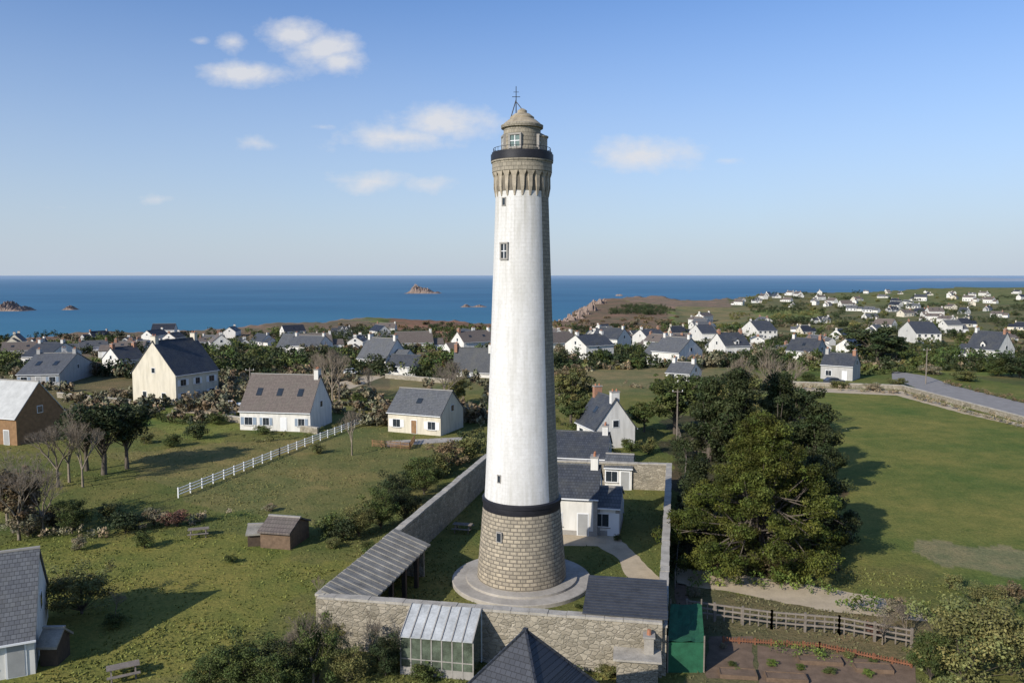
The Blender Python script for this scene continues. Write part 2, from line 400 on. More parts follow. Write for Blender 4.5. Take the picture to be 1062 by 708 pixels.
def islet(name,u,v,wpx,hpx,seed,peaks):
    Yd=73*F/(v-285); x=(u-531)/F*Yd; s=Yd/F; rd=random.Random(seed)
    nx=60; ny=14; w=wpx*s; dp=w*.35; vs=[]; 
    for jj in range(ny+1):
        for ii in range(nx+1):
            t=ii/nx*2-1; q=jj/ny*2-1
            e=max(0,1-t*t)**.5*max(0,1-q*q)**.5
            h=sum(a*math.exp(-((t-c_)/wd)**2) for c_,wd,a in peaks)
            h=h*e*(.7+.6*rd.random())*hpx*s
            vs.append((x+t*w/2,Yd+q*dp,-50+h+ (.5 if e>0.1 else 0)))
    fs=[(jj*(nx+1)+ii,jj*(nx+1)+ii+1,(jj+1)*(nx+1)+ii+1,(jj+1)*(nx+1)+ii) for jj in range(ny) for ii in range(nx)]
    m=MB(); m.add(vs,fs,'rock'); return m.obj(name)
islet('rock_island',438,304,46,8,1,[(-.3,.25,1),(.2,.3,.6),(.7,.1,.25)])
islet('rock_island',14,322,44,9,2,[(-.2,.4,1),(.5,.2,.5)])
islet('rock_island',73,321,20,4,3,[(0,.5,1)])
islet('rock_island',492,318,36,3,5,[(-.5,.2,1),(.3,.3,.7)])
islet('rock_island',560,313,24,3,6,[(0,.5,1)])
def outcrop(name,u,v,wpx,hpx,seed):
    x,y,z=G(u,v); s=y/F; rd=random.Random(seed); m=MB(); w=wpx*s; h=hpx*s; nx=30; ny=12; vs=[]
    for jj in range(ny+1):
        for ii in range(nx+1):
            t=ii/nx*2-1; q=jj/ny*2-1; e=max(0,(1-t*t)*(1-q*q))**.5
            vs.append((x+t*w/2+rd.uniform(-.02,.02)*w,y+q*w*.4,z-h*1.2+(h*2.2)*e*(.55+.45*math.sin(t*7+seed)*math.cos(q*3+seed)*.6+.3*rd.random())))
    fs=[(jj*(nx+1)+ii,jj*(nx+1)+ii+1,(jj+1)*(nx+1)+ii+1,(jj+1)*(nx+1)+ii) for jj in range(ny) for ii in range(nx)]
    m.add(vs,fs,'rock'); m.obj(name)
for k,(u,v,w_,h_) in enumerate(((598,330,26,8),(612,322,30,9),(622,315,26,7),(585,333,16,4),(640,309,40,4),(665,308,30,3),(605,326,22,8),(592,332,20,6))): outcrop('rock_outcrop',u,v,w_,h_,k+3)
mb=MB(); vs=[]; n=60
for k in range(n+1):
    t=k/n; u=930+ (1500-930)*t; Yd=9000; x=(u-531)/F*Yd
    h=max(0,(1-math.exp(-t*9)))*(45+10*math.sin(t*17)+6*math.sin(t*43))
    vs+= [(x,Yd,-52),(x,Yd+300,-49+h),(x,Yd+3000,-52)]
fs=[]
for k in range(n):
    a=3*k; fs+=[(a,a+3,a+4,a+1),(a+1,a+4,a+5,a+2)]
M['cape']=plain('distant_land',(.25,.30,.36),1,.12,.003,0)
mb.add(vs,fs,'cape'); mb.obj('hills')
# ---------------- LIGHTHOUSE
tx,ty=W(541,602,0)
def rp(px,z): return px*(ty*cp+(CH-z)*sp)/F
def tz(v): return zrow(v,ty)
def ring(name,prof,mats,pick,n=128,parent=None,smooth=True):
    vs=[];fs=[];mi=[];uv=[]
    for r,z in prof:
        for k in range(n):
            a=2*math.pi*k/n; vs.append((r*math.sin(a),-r*math.cos(a),z))
    for q in range(len(prof)-1):
        for k in range(n):
            k2=(k+1)%n; fs.append((q*n+k,q*n+k2,(q+1)*n+k2,(q+1)*n+k)); am=(k+.5)/n*360
            if am>180: am-=360
            mi.append(pick(am,(prof[q][1]+prof[q+1][1])/2))
            R0=3.0
            z0,z1=prof[q][1],prof[q+1][1]
            if abs(z1-z0)<.01: z1=z0+(prof[q+1][0]-prof[q][0])
            uv.append([(2*math.pi*R0*k/n,z0),(2*math.pi*R0*(k+1)/n,z0),(2*math.pi*R0*(k+1)/n,z1),(2*math.pi*R0*k/n,z1)])
    fs.append(tuple(range(n))[::-1]); mi.append(mi[0]); uv.append([(0,0)]*n)
    fs.append(tuple(range((len(prof)-1)*n,len(prof)*n))); mi.append(mi[-2]); uv.append([(0,0)]*n)
    me=bpy.data.meshes.new(name); me.from_pydata(vs,[],fs)
    for m in mats: me.materials.append(m)
    me.polygons.foreach_set('material_index',mi)
    ul=me.uv_layers.new(name='UVMap'); fl=[c for f in uv for p_ in f for c in p_]; ul.data.foreach_set('uv',fl)
    if smooth:
        s=[len(f)==4 for f in fs]; me.polygons.foreach_set('use_smooth',s)
    me.set_sharp_from_angle(angle=math.radians(25))
    return mk(name,me,(0,0,0),0,parent)
def towermat(name,c1,c2,mort,bw,bh,ms_=.02,bs=.6,stain=(.1,.09,.07),sa=.5,topz=None):
    m,nt,b=newmat(name); uvn=nt.nodes.new('ShaderNodeTexCoord').outputs['UV']; p=pos(nt)
    br=nt.nodes.new('ShaderNodeTexBrick'); L(nt,uvn,br.inputs['Vector']); br.inputs['Scale'].default_value=1
    br.inputs['Brick Width'].default_value=bw; br.inputs['Row Height'].default_value=bh; br.inputs['Mortar Size'].default_value=ms_
    br.inputs['Mortar Smooth'].default_value=.3
    br.inputs['Color1'].default_value=(*c1,1); br.inputs['Color2'].default_value=(*c2,1); br.inputs['Mortar'].default_value=(*mort,1)
    mp=nt.nodes.new('ShaderNodeMapping'); mp.inputs['Scale'].default_value=(1.5,1.5,.12); L(nt,p,mp.inputs[0])
    s1=mrange(nt,noise(nt,mp.outputs[0],1.3,6),.48,.78); s2=mrange(nt,noise(nt,p,5,4),.45,.8)
    c=mixc(nt,mth(nt,'MULTIPLY',s1,sa),br.outputs['Color'],stain)
    c=mixc(nt,mth(nt,'MULTIPLY',s2,sa*.6),c,stain)
    if topz:
        sz=nt.nodes.new('ShaderNodeSeparateXYZ'); L(nt,p,sz.inputs[0])
        g=mrange(nt,sz.outputs[2],topz-9,topz,0,1); g2=mrange(nt,sz.outputs[2],topz-24.5,topz-20.5,.9,0)
        mp2=nt.nodes.new('ShaderNodeMapping'); mp2.inputs['Scale'].default_value=(3,3,.1); L(nt,p,mp2.inputs[0])
        s3=mrange(nt,noise(nt,mp2.outputs[0],1.2,4),.42,.66)
        c=mixc(nt,mth(nt,'MULTIPLY',mth(nt,'MULTIPLY',mth(nt,'MAXIMUM',g,g2),s3),.7),c,stain)
        s4=mrange(nt,noise(nt,p,.35,4),.4,.7)
        c=mixc(nt,mth(nt,'MULTIPLY',s4,.2),c,stain)
    L(nt,c,b.inputs['Base Color']); b.inputs['Roughness'].default_value=.85; b.inputs['Specular IOR Level'].default_value=.2
    h=mth(nt,'ADD',mth(nt,'MULTIPLY',br.outputs['Fac'],-1),mth(nt,'MULTIPLY',noise(nt,p,9,4),.5))
    bump(nt,b,h,bs,.05); return m
TW=towermat('tower_white_paint',(.69,.675,.65),(.65,.635,.61),(.60,.585,.555),.5,.28,.01,.35,(.40,.38,.325),.55,tz(200))
TS=towermat('tower_granite',(.36,.315,.24),(.27,.24,.185),(.18,.16,.125),.5,.28,.02,.7)
TB=towermat('tower_base_granite',(.46,.39,.285),(.29,.25,.19),(.19,.165,.13),.5,.29,.035,1.2,sa=.4)
LH=bpy.data.objects.new('lighthouse',None); sc.collection.objects.link(LH); LH.location=(tx,ty,0)
pk=lambda a,z: 0
zb=tz(524); prof=[(rp(46,0),.3),(rp(45.4,.6),1.2),(rp(43,4),3.4),(rp(40.3,6),zb)]
ring('tower_base',prof,[TB],pk,parent=LH)
ring('band_lower',[(rp(40.2,zb),zb),(rp(40.3,zb),zb+.02),(rp(40.0,zb),tz(518)),(rp(41,zb),tz(517.5)),(rp(41,zb),tz(514)),(rp(39,zb),tz(513))],[M['black']],pk,parent=LH)
zc=tz(200)
nn=24; z0=tz(513); prof=[]
for k in range(nn+1):
    t=k/nn; z=z0+(zc-z0)*t; prof.append((rp(38.4+(27.3-38.4)*(t**.9),z),z))
ring('shaft',prof,[TW,TS],lambda a,z: 1 if (a>46 or a<-150) else 0,parent=LH)
rt=prof[-1][0]
ztop=tz(183); rg=rp(31,ztop)
ring('corbel_core',[(rt-.005,zc),(rt+.02,zc+.02),(rt+.03,ztop+.25)],[M['corecore']],pk,parent=LH)
mb=MB(); nc=22
for k in range(nc):
    a=2*math.pi*k/nc; er=Vector((math.sin(a),-math.cos(a),0)); et=Vector((math.cos(a),math.sin(a),0))
    pts=[]
    for (r,z,hw) in ((rt-.05,zc-.45,.02),(rt+.05,zc-.35,.05),(rt+.16,zc+.3,.13),(rg-.12,ztop-.15,.15),(rg-.04,ztop+.14,.28),(rg-.04,ztop+.3,.3),(rt-.05,ztop+.3,.27)):
        for s in (-1,1): q=er*r+et*hw*s; pts.append((q.x,q.y,z))
    n=7; fs=[(2*i,2*((i+1)%n),2*((i+1)%n)+1,2*i+1) for i in range(n)]+[tuple(2*i for i in range(n)),tuple(2*i+1 for i in range(n))[::-1]]
    mb.add(pts,fs,'towst')
M['towst']=plain('corbel_stone',(.38,.325,.245),.9,.3,3,.6)
mb.obj('corbels',parent=LH)
zg=tz(168); zt=tz(159)
ring('gallery_wall',[(rg-.02,ztop+.22),(rg,ztop+.24),(rg,ztop+.95),(rg+.08,ztop+.97),(rg+.08,ztop+1.1),(rg-.01,ztop+1.12),(rg-.01,zg)],[TS],pk,parent=LH)
ring('band_upper',[(rg-.01,zg),(rg+.10,zg+.02),(rg+.10,zt-.16),(rg+.02,zt-.14),(rg+.02,zt),(rg-.25,zt+.02),(rg-.25,zt-.4)],[M['black']],pk,parent=LH)
zd=tz(133); r1=rp(19.5,zd)
ring('lantern_room',[(r1+.12,zt-.4),(r1+.1,zt+.3),(r1,zt+.34),(r1-.02,zd-.1),(r1+.16,zd-.05),(r1+.18,zd+.16),(r1+.02,zd+.24)],[TS],pk,parent=LH)
M['domest']=plain('dome_stone',(.31,.26,.185),.85,.4,2)
ring('dome',[(r1+.02,zd+.24),(r1-.05,zd+.32),(rp(14.5,zd),tz(125)),(rp(12.5,zd),tz(124)),(rp(12.5,zd),tz(122)),(rp(8,zd),tz(118.5)),(rp(5,zd),tz(118)),(rp(5,zd),tz(115)),(rp(2,zd),tz(113)),(.02,tz(112.5))],[M['domest']],pk,n=48,parent=LH)
mb=MB()
mb.cyl(-.45,.2,tz(122),tz(89),.04,.025,'black',6)
mb.beam((-.45,.2,tz(105)),(.25,0,tz(118)),.06,'black'); mb.beam((-.45,.2,tz(103)),(-.9,.3,tz(124)),.06,'black')
mb.beam((-.75,.2,tz(100)),(-.15,.2,tz(100)),.04,'black'); mb.beam((-.65,.2,tz(95)),(-.25,.2,tz(95)),.03,'black')
for k in range(32):
    a=2*math.pi*k/32; a2=2*math.pi*(k+1)/32; r=rg-.1
    p0=(r*math.sin(a),-r*math.cos(a)); p1=(r*math.sin(a2),-r*math.cos(a2))
    mb.beam((*p0,zt),(*p0,zt+.3),.03,'black'); mb.beam((*p0,zt+.3),(*p1,zt+.3),.03,'black')
mb.obj('mast_and_railing',parent=LH)
mb=MB(); r=.75; cx,cy=r1*.82,.15
mb.cyl(cx,cy,zt-.4,tz(143),r,r,'towst',20); mb.cyl(cx,cy,tz(143),tz(141.5),r+.08,r+.08,'domest',20); mb.cyl(cx,cy,tz(141.5),tz(137),r,.15,'domest',20)
mb.obj('stair_turret',parent=LH)
def twin(name,ang,z,w,h,r,frame='stonetrim',glass='glass',bars=True):
    mb=MB(); f=.13 if bars else .07
    mb.box(-w/2-f,w/2+f,-.12 if bars else -.05,.2,z-h/2-f,z-h/2,frame); mb.box(-w/2-f,w/2+f,-.12 if bars else -.05,.2,z+h/2,z+h/2+f,frame)
    mb.box(-w/2-f,-w/2,-.1 if bars else -.04,.2,z-h/2,z+h/2,frame); mb.box(w/2,w/2+f,-.1 if bars else -.04,.2,z-h/2,z+h/2,frame)
    mb.box(-w/2,w/2,-.03,.2,z-h/2,z+h/2,glass)
    if bars: mb.box(-.03,.03,-.07,-.03,z-h/2,z+h/2,'frame'); mb.box(-w/2,w/2,-.065,-.03,z-.03,z+.03,'frame')
    a=math.radians(ang); mb.obj(name,(r*math.sin(a),-r*math.cos(a),0),a,LH)
def rz(z):
    t=(z-z0)/(zc-z0); return rp(38.4+(27.3-38.4)*(max(t,0)**.9),z)
twin('shaft_window',-38,tz(261),.5,1.05,rz(tz(261)),'stonetrim')
for v,ang,w,h in ((211,-42,.25,.5),(489,-38,.22,.5)):
    twin('shaft_window',ang,tz(v),w,h,rz(tz(v)),'stonetrim',bars=False)
twin('base_window',-32,tz(545),.35,.65,rp(43.2,4),bars=False)
M['lglass']=plain('lantern_glass',(.12,.17,.15),.15,.2,1,0,.6)
for a_ in (-22,70,-80): twin('lantern_window',a_,tz(149),.75,.85,r1,'stonetrim','lglass')
rr_=rp(72,0)
ring('plinth',[(rr_,-.05),(rr_,.28),(rr_-.05,.32),(rr_-1.1,.33),(rr_-1.12,.5),(rr_-1.3,.52),(1,.52)],[M['concrete']],pk,parent=LH,n=96)
# ---------------- houses
def house_mesh(name,Ln,Wd,he,hr,wall='wall',roof='slate',win=True,chim='both',sky=0,gw=1,frame='frame',dorm=0,trim=None,ext=0):
    mb=MB(); x0,x1=-Ln/2,Ln/2; y0,y1=-Wd/2,Wd/2
    mb.extx([(y0,-.6),(y1,-.6),(y1,he),(0,hr),(y0,he)],x0,x1,wall)
    o=.28; t=(hr-he)/(Wd/2); th=.16; e=.03
    mb.extx([(y0-o,he-o*t+e),(0,hr+e),(y1+o,he-o*t+e),(y1+o,he-o*t+th+e),(0,hr+th+e),(y0-o,he-o*t+th+e)],x0-.12,x1+.12,roof)
    mb.box(x0-.14,x1+.14,-.12,.12,hr+th-.02,hr+th+.1,'stonetrim' if roof!='slate' else 'slate2')
    if ext:
        wx_=x1 if ext>0 else x0-4.2; L2=4.2
        mb.extx([(y0+1,-.6),(y1-1,-.6),(y1-1,2.3),(0,2.3+(Wd/2-1)*.7),(y0+1,2.3)],wx_,wx_+L2,wall)
        mb.extx([(y0+.75,2.13),(0,2.33+(Wd/2-1)*.7),(y1-.75,2.13),(y1-.75,2.28),(0,2.48+(Wd/2-1)*.7),(y0+.75,2.28)],wx_+.01,wx_+L2-.01,roof)
        mb.box(wx_+L2*.3,wx_+L2*.8,y0+.93,y0+1.02,0,2.0,'frame')
    if win:
      for s in (1,-1):
        mb.box(x0-.13,x1+.13,(y0-o-.1) if s==1 else (y1+o),(y0-o) if s==1 else (y1+o+.1),he-o*t+.05,he-o*t+.16,'frame')
    if trim:
        for xx in (x0,x1):
            mb.box(xx-.03 if xx<0 else xx-.35,xx+.35 if xx<0 else xx+.03,y0-.03,y0+.3,0,he-.02,trim)
        mb.box(x0-.035,x1+.035,y0-.035,y1+.035,-.3,.45,trim)
    cs=[]
    if chim in('both','l'): cs=[x0+.5]
    if chim in('both','r'): cs.append(x1-.5)
    for cx in cs:
        ck=wall if random.random()<.75 else 'brick'
        mb.box(cx-.35,cx+.35,-.6,.6,hr-1,hr+1.0,ck); mb.box(cx-.42,cx+.42,-.67,.67,hr+1.0,hr+1.12,'stonetrim')
        for yy in (-.3,.3): mb.cyl(cx,yy,hr+1.12,hr+1.45,.13,.1,'pot',8)
    def wy(xc,zc_,w,h,side,k='glass',shut=False):
        y=y0 if side<0 else y1; a,b_=(y-.05,y+.02) if side<0 else (y-.02,y+.05); a2,b2=(y-.07,y) if side<0 else (y,y+.07)
        mb.box(xc-w/2-.09,xc+w/2+.09,a,b_,zc_-h/2-.09,zc_+h/2+.09,frame); 
        ws=w/2-.04
        for s in(-1,1): mb.box(xc+s*(w/4)-ws/2,xc+s*(w/4)+ws/2,a2,b2,zc_-h/2,zc_+h/2,k)
        mb.box(xc-w/2-.16,xc+w/2+.16,a-.06 if side<0 else a,b_ if side<0 else b_+.06,zc_-h/2-.17,zc_-h/2-.09,'stonetrim')
        if shut:
            for s in(-1,1): mb.box(xc+s*(w*.78)-w*.22,xc+s*(w*.78)+w*.22,a-.003,b_,zc_-h/2,zc_+h/2,shut)
    def wx(yc,zc_,w,h,side):
        x=x0 if side<0 else x1; a,b_=(x-.05,x+.02) if side<0 else (x-.02,x+.05); a2,b2=(x-.07,x) if side<0 else (x,x+.07)
        mb.box(a,b_,yc-w/2-.09,yc+w/2+.09,zc_-h/2-.09,zc_+h/2+.09,frame); mb.box(a2,b2,yc-w/2,yc+w/2,zc_-h/2,zc_+h/2,'glass')
    if win:
        fl=[1.45]+([4.0] if he>4.6 else [])
        n=max(2,int(Ln/2.7)); sh=random.choice([None,None,None,'blue','frame'])
        for k in range(n):
            xc=x0+(k+.5)*Ln/n
            for q,zf in enumerate(fl):
                for s in (-1,1):
                    if q==0 and k==n//2 and s==-1:
                        mb.box(xc-.55,xc+.55,y0-.05,y0+.02,0,2.15,frame); mb.box(xc-.45,xc+.45,y0-.07,y0,.05,2.05,random.choice(['door','timber','frame']))
                    else: wy(xc,zf,1.05 if k%2 else 1.3,1.15,s,'glass',sh)
        if gw:
            for s in (-1,1):
                wx(0,min(he+.6,hr-1.3),.8,.9,s)
                if gw>1: wx(-Wd*.22,1.5,.9,1.1,s); wx(Wd*.22,1.5,.9,1.1,s)
    for k in range(sky):
        xc=x0+(k+.7)*Ln/(sky+.4); 
        for s in (-1,1):
            ya=(Wd/2)*.62; yb=(Wd/2)*.42; za=hr-t*ya+th+e; zb_=hr-t*yb+th+e
            vs=[(xc-.45,s*ya,za+.08),(xc+.45,s*ya,za+.08),(xc+.45,s*yb,zb_+.08),(xc-.45,s*yb,zb_+.08)]
            vs+= [(x_,y_,z_-.15) for x_,y_,z_ in vs]
            mb.add(vs,[(0,1,2,3),(0,4,5,1),(1,5,6,2),(2,6,7,3),(3,7,4,0)],'glass')
    for k in range(dorm):
        xc=x0+(k+1)*Ln/(dorm+1); ya=y0+.5; zb0=he+.2; zt0=he+1.5
        mb.exty([(xc-.7,zb0),(xc+.7,zb0),(xc+.7,zt0),(xc,zt0+.7),(xc-.7,zt0)],ya,-.3,wall)
        mb.exty([(xc-.95,zt0-.2),(xc,zt0+.75),(xc+.95,zt0-.2),(xc+.95,zt0-.05),(xc,zt0+.9),(xc-.95,zt0-.05)],ya-.2,-.2,roof)
        mb.box(xc-.42,xc+.42,ya-.05,ya+.02,zb0+.25,zt0-.02,frame); mb.box(xc-.34,xc+.34,ya-.07,ya,zb0+.33,zt0-.1,'glass')
    return mb.mesh(name)
HOUSES=[]
def H(name,uc,vb,ul,ur,ve,vr,psi,**kw):
    x,y,z=G(uc,vb); phi=math.atan2(x,y); dep=y*cp+(CH-z)*sp; k=dep*math.cos(phi)/F
    ps=math.radians(psi); lw=(uc-ul)*k; rw=(ur-uc)*k
    if psi>0: Wd=lw/max(.15,math.sin(ps)); Ln=rw/math.cos(ps)
    elif psi<0: Ln=lw/math.cos(ps); Wd=rw/max(.15,-math.sin(ps))
    else: Ln=lw+rw; Wd=8
    if 'Wd' in kw: Wd=kw.pop('Wd')
    th=ps-phi; ux=(math.cos(th),math.sin(th)); uy=(-math.sin(th),math.cos(th))
    s=1 if psi>0 else -1
    cx=x+s*ux[0]*Ln/2+uy[0]*Wd/2; cy=y+s*ux[1]*Ln/2+uy[1]*Wd/2
    he=zrow(ve,y)-z; hr=zrow(vr,y+Wd/2*math.cos(phi)*.7)-z
    hr=max(hr,he+.35*Wd/2)
    HOUSES.append((cx,cy,max(Ln,Wd)*.65))
    return mk(name,house_mesh(name,Ln,Wd,he,hr,**kw),(cx,cy,z),th)
H('white_house',183,420,137,230,389,354,42,wall='cream',gw=2,chim='both')
H('white_house',322,448,248,346,427,391,-24,wall='wall',roof='brownroof',sky=3,chim='r',gw=1)
H('white_house',457,452,401,482,431,407,-28,wall='cream',roof='slate2',sky=1,chim=None,gw=1)
H('white_house',400,384,370,425,373,352,-40,wall='wall',roof='slate2',ext=1)
H('white_house',432,390,402,441,380,369,-25,chim=None,roof='slate')
H('white_house',618,466,597,659,445,413,-66,wall='wall',chim='both',sky=1)
H('slate_roof_house',629,494,560,631,476,452,-4,Wd=9,wall='wall',roof='slate')
H('keepers_house',619,556,560,622,517,487,-4,Wd=7,wall='wall',roof='slate',chim='r',trim='stonetrim')
H('keepers_annex',642,556,618,643,527,509,-4,Wd=5,wall='wall',roof='slate2',chim=None,trim='stonetrim',gw=0)
H('outbuilding',655,508,627,657,486,474,-3,Wd=5,wall='wall',roof='slate2',chim=None,gw=0)
H('slate_cottage',37,698,-40,40,660,578,-6,Wd=9,wall='wall',roof='slate2',chim=None)
H('timber_barn',18,462,-25,70,433,398,-50,wall='timber',roof='palesheet',chim=None,gw=1)
H('white_house',62,400,18,104,388,372,-22,wall='grey',roof='slate2',sky=2)
H('white_house',125,386,106,152,374,361,30,wall='wall')
H('white_house',50,380,22,88,370,358,-30,wall='wall')
H('white_house',330,368,298,346,359,349,-22,wall='wall',roof='slate2',ext=-1)
H('white_house',608,373,585,637,359,348,35)
H('white_house',640,362,612,655,352,341,-30)
H('white_house',672,360,655,692,351,342,25)
H('white_house',704,381,675,729,366,351,-35,roof='slate2',chim='both',ext=-1)
H('white_house',752,371,734,778,359,346,30,dorm=1)
H('white_house',728,354,714,744,346,337,20)
H('white_house',786,352,768,806,343,333,25)
H('white_house',846,377,814,858,365,352,-18,sky=1,chim='both')
H('white_house',884,395,850,892,380,368,-14,wall='grey')
H('white_house',950,356,930,976,346,334,20)
H('white_house',1034,377,1000,1052,363,345,-30,chim='both',dorm=1,ext=-1)
H('white_house',715,398,690,728,388,377,-20,roof='slate2')
H('white_house',510,392,470,512,380,362,-20)
FARM=[]
for k in range(20):
    he=random.choice([2.4,2.6,3.0,4.6]); Wd=random.uniform(6.0,8.2)
    FARM.append(house_mesh('village_house_mesh',random.uniform(7,14),Wd,he,he+Wd/2*random.uniform(.55,1.05),wall=random.choice(['wall','wall','wall','cream','grey']),roof=random.choice(['slate','slate','slate2','slatedk','brownroof']),sky=random.choice([0,1,2]),dorm=random.choice([0,0,1,2]),chim=random.choice(['both','l','r',None]),ext=random.choice([0,1,-1])))
def scatter_h(n,u0,u1,vf,md=17):
    c=0;t=0
    while c<n and t<n*30:
        t+=1; u=random.uniform(u0,u1); v=random.uniform(*vf(u)); x,y,z=G(u,v)
        if math.hypot(x,y)>float(coastD(math.atan2(x,y)))-40: continue
        if any((x-a)**2+(y-b)**2<(md*.5+r)**2 for a,b,r in HOUSES): continue
        HOUSES.append((x,y,9)); c+=1
        s=random.uniform(.8,1.05)
        mk('white_house',random.choice(FARM),(x,y,z),random.choice([.3,.5,1.9,2.1,-1.05,1.2,0])+random.uniform(-.45,.45),scale=(s,s,s*random.uniform(.88,1.05)))
scatter_h(40,-60,405,lambda u:(353-(max(u,0)*.022),384 if u<130 else 370),20)
scatter_h(4,400,515,lambda u:(359,372))
scatter_h(16,575,790,lambda u:(345,366))
scatter_h(8,720,870,lambda u:(334,347))
scatter_h(18,765,880,lambda u:(306,318),30)
scatter_h(34,870,1110,lambda u:(301,318),26)
scatter_h(26,880,1110,lambda u:(318,346),22)
scatter_h(6,790,1100,lambda u:(346,370))
def mass(name,n,u0,u1,vf,k,hr=(2,6)):
    C=[];Rr=[]
    for t in range(n):
        u=random.uniform(u0,u1); v=random.uniform(*vf(u)); x,y,z=G(u,v)
        if math.hypot(x,y)>float(coastD(math.atan2(x,y)))-10: continue
        if any((x-a)**2+(y-b)**2<(r*.75)**2 for a,b,r in HOUSES): continue
        h=random.uniform(*hr); m=random.randint(2,7); an=random.random()*3.14
        for q in range(m):
            dx=(q-m/2)*h*.6; xx=x+dx*math.cos(an); yy=y+dx*math.sin(an)*.6
            hh=h*random.uniform(.5,1)
            for w in range(5): C.append((xx+random.gauss(0,h*.22),yy+random.gauss(0,h*.22),z+random.uniform(.15,.85)*hh)); Rr.append(h*.24)
    V,Q,T=leaves(np.array(C),np.array(Rr),26,.32,.9,.4,.2)
    return mk(name,npmesh(name,V,Q,[LM[k]],None,T))
vv1=lambda u:(350-(max(u,0)*.02),392)
mass('distant_trees',150,-60,520,vv1,'dark'); mass('distant_trees',120,-60,520,vv1,'green'); mass('distant_trees',150,-60,520,lambda u:(345,440),'tan',(1.5,4)); mass('distant_shrubs',140,340,520,lambda u:(336,385),'brown',(1,3))
mass('distant_trees',24,300,520,lambda u:(346,362),'dark',(6,9))
vv2=lambda u:(336,385)
mass('distant_trees',150,575,1110,vv2,'dark'); mass('distant_trees',110,575,1110,vv2,'green'); mass('distant_shrubs',110,575,1110,vv2,'olive',(1,3)); mass('distant_trees',90,575,1110,vv2,'tan',(2,5))
mass('distant_trees',150,780,1130,lambda u:(302,342),'dark',(3,7)); mass('distant_trees',110,760,1130,lambda u:(303,342),'olive',(2,5))
mass('distant_trees',40,636,695,lambda u:(318,327),'dark',(4,7)); mass('distant_shrubs',60,575,740,lambda u:(328,345),'brown',(1,3))
# ---------------- compound walls
HW=3.3
c_fl=W(331,618,HW); c_fr=W(687,645,HW); c_bl=W(506,472,HW); c_br=W(694,478,HW)
def wallrun(name,p,q,h,th,k='rubble',cop='coping',z=0,cov=.06):
    p=Vector((*p,0));q=Vector((*q,0)); d=(q-p); l=d.length; ang=math.atan2(d.y,d.x)
    mb=MB(); mb.box(0,l,-th/2,th/2,-.3,h,k); n=max(1,int(l/1.1))
    for i in range(n):
        a=i*l/n; b_=(i+1)*l/n; e=random.uniform(-.02,.02)
        mb.box(a+.01,b_-.01,-th/2-cov+e,th/2+cov+e,h-.02,h+.13+random.uniform(-.02,.03),cop)
    return mb.obj(name,(p.x,p.y,z),ang)
wallrun('stone_wall',c_fl,c_fr,HW,.55); wallrun('stone_wall',c_fr,c_br,HW-.3,.5); wallrun('stone_wall',c_bl,c_fl,HW,.5); wallrun('stone_wall',c_bl,c_br,HW-.4,.5)
for (a_,b_) in (((232,436),(330,450)),((60,412),(136,420)),((815,400),(935,404)),((935,404),(1062,438)),((690,402),(735,404)),((400,392),(470,398))):
    wallrun('garden_wall',W(*a_),W(*b_),.9,.35)
def leanto(name,p,q,side,depth,zh,zl,roof,post='rubble',cor=True):
    p=Vector((*p,0));q=Vector((*q,0)); d=(q-p); l=d.length; ang=math.atan2(d.y,d.x); mb=MB(); s=side
    n=int(l/.4) if cor else 1
    for i in range(n):
        a=i*l/n;b_=(i+1)*l/n; up=.07 if i%2 else 0; 
        if i%2: a+=.09; b_-=.09
        else: a-=.09; b_+=.09
        vs=[(a,0,zh+up),(b_,0,zh+up),(b_,s*depth,zl+up),(a,s*depth,zl+up)]; vs+=[(x,y,z-.1) for x,y,z in vs]
        mb.add(vs,[(0,1,2,3),(4,5,6,7),(0,4,5,1),(1,5,6,2),(2,6,7,3),(3,7,4,0)],roof)
    y0,y1=sorted((s*(depth-.45),s*(depth-.15)))
    for a in np.arange(0,l-.1,max(2.4,l/5)): mb.box(a,a+.3,y0,y1,-.1,zl-.06,'darkwood')
    for a in (0.05,l-.3): mb.box(a,a+.25,min(0.3*s,s*(depth-.46)),max(.3*s,s*(depth-.46)),-.1,zl-.15,post)
    return mb.obj(name,(p.x,p.y,0),ang)
vL=(Vector(c_bl)-Vector(c_fl)).normalized()
M['fibre']=plain('fibre_cement',(.24,.225,.195),.95,.45,1.0,.6)
leanto('lean_to_shed',tuple(Vector(c_fl)+vL*.35),tuple(Vector(c_fl)+vL*13),-1,3.0,HW+.35,2.6,'fibre')
vR=(Vector(c_br)-Vector(c_fr)).normalized(); vF=(Vector(c_fl)-Vector(c_fr)).normalized()
F0=Vector(c_fr)+vR*.1
M['slateflat']=plain('roof_slate_shed',(.05,.053,.06),.6,.35,1.4,.5)
# slate shed on the wall corner: rubble walls, roof laid in slate courses
A_=F0+vF*4.7; B_=F0-vF*.2; ex=(B_-A_); Lx=ex.length; ex=ex.normalized(); ang_=math.atan2(ex.y,ex.x); mb=MB()
mb.extx([(.1,-.1),(4.3,-.1),(4.3,HW+.7),(.1,HW+.16)],.1,Lx-.1,'rubble')
ncr=14
for r_ in range(ncr):
    ya_=-.15+r_*4.7/ncr; yb_=ya_+4.7/ncr+.04; za_=HW+.2+r_*.6/ncr
    mb.add([(-.1,ya_,za_+.05),(Lx+.1,ya_,za_+.05),(Lx+.1,yb_,za_+.06),(-.1,yb_,za_+.06),(-.1,ya_,za_-.02),(Lx+.1,ya_,za_-.02)],[(0,1,2,3),(0,4,5,1)],'slateflat')
mb.obj('slate_shed',(A_.x,A_.y,0),ang_)
ya=36.0; xa=(545-531)/F*(ya*cp+15*sp); za=zrow(653,ya); mb=MB(); hw=3.5; ez=za-4.2
mb.box(-3.2,3.2,-3.2,3.2,-.2,ez+.1,'wall')
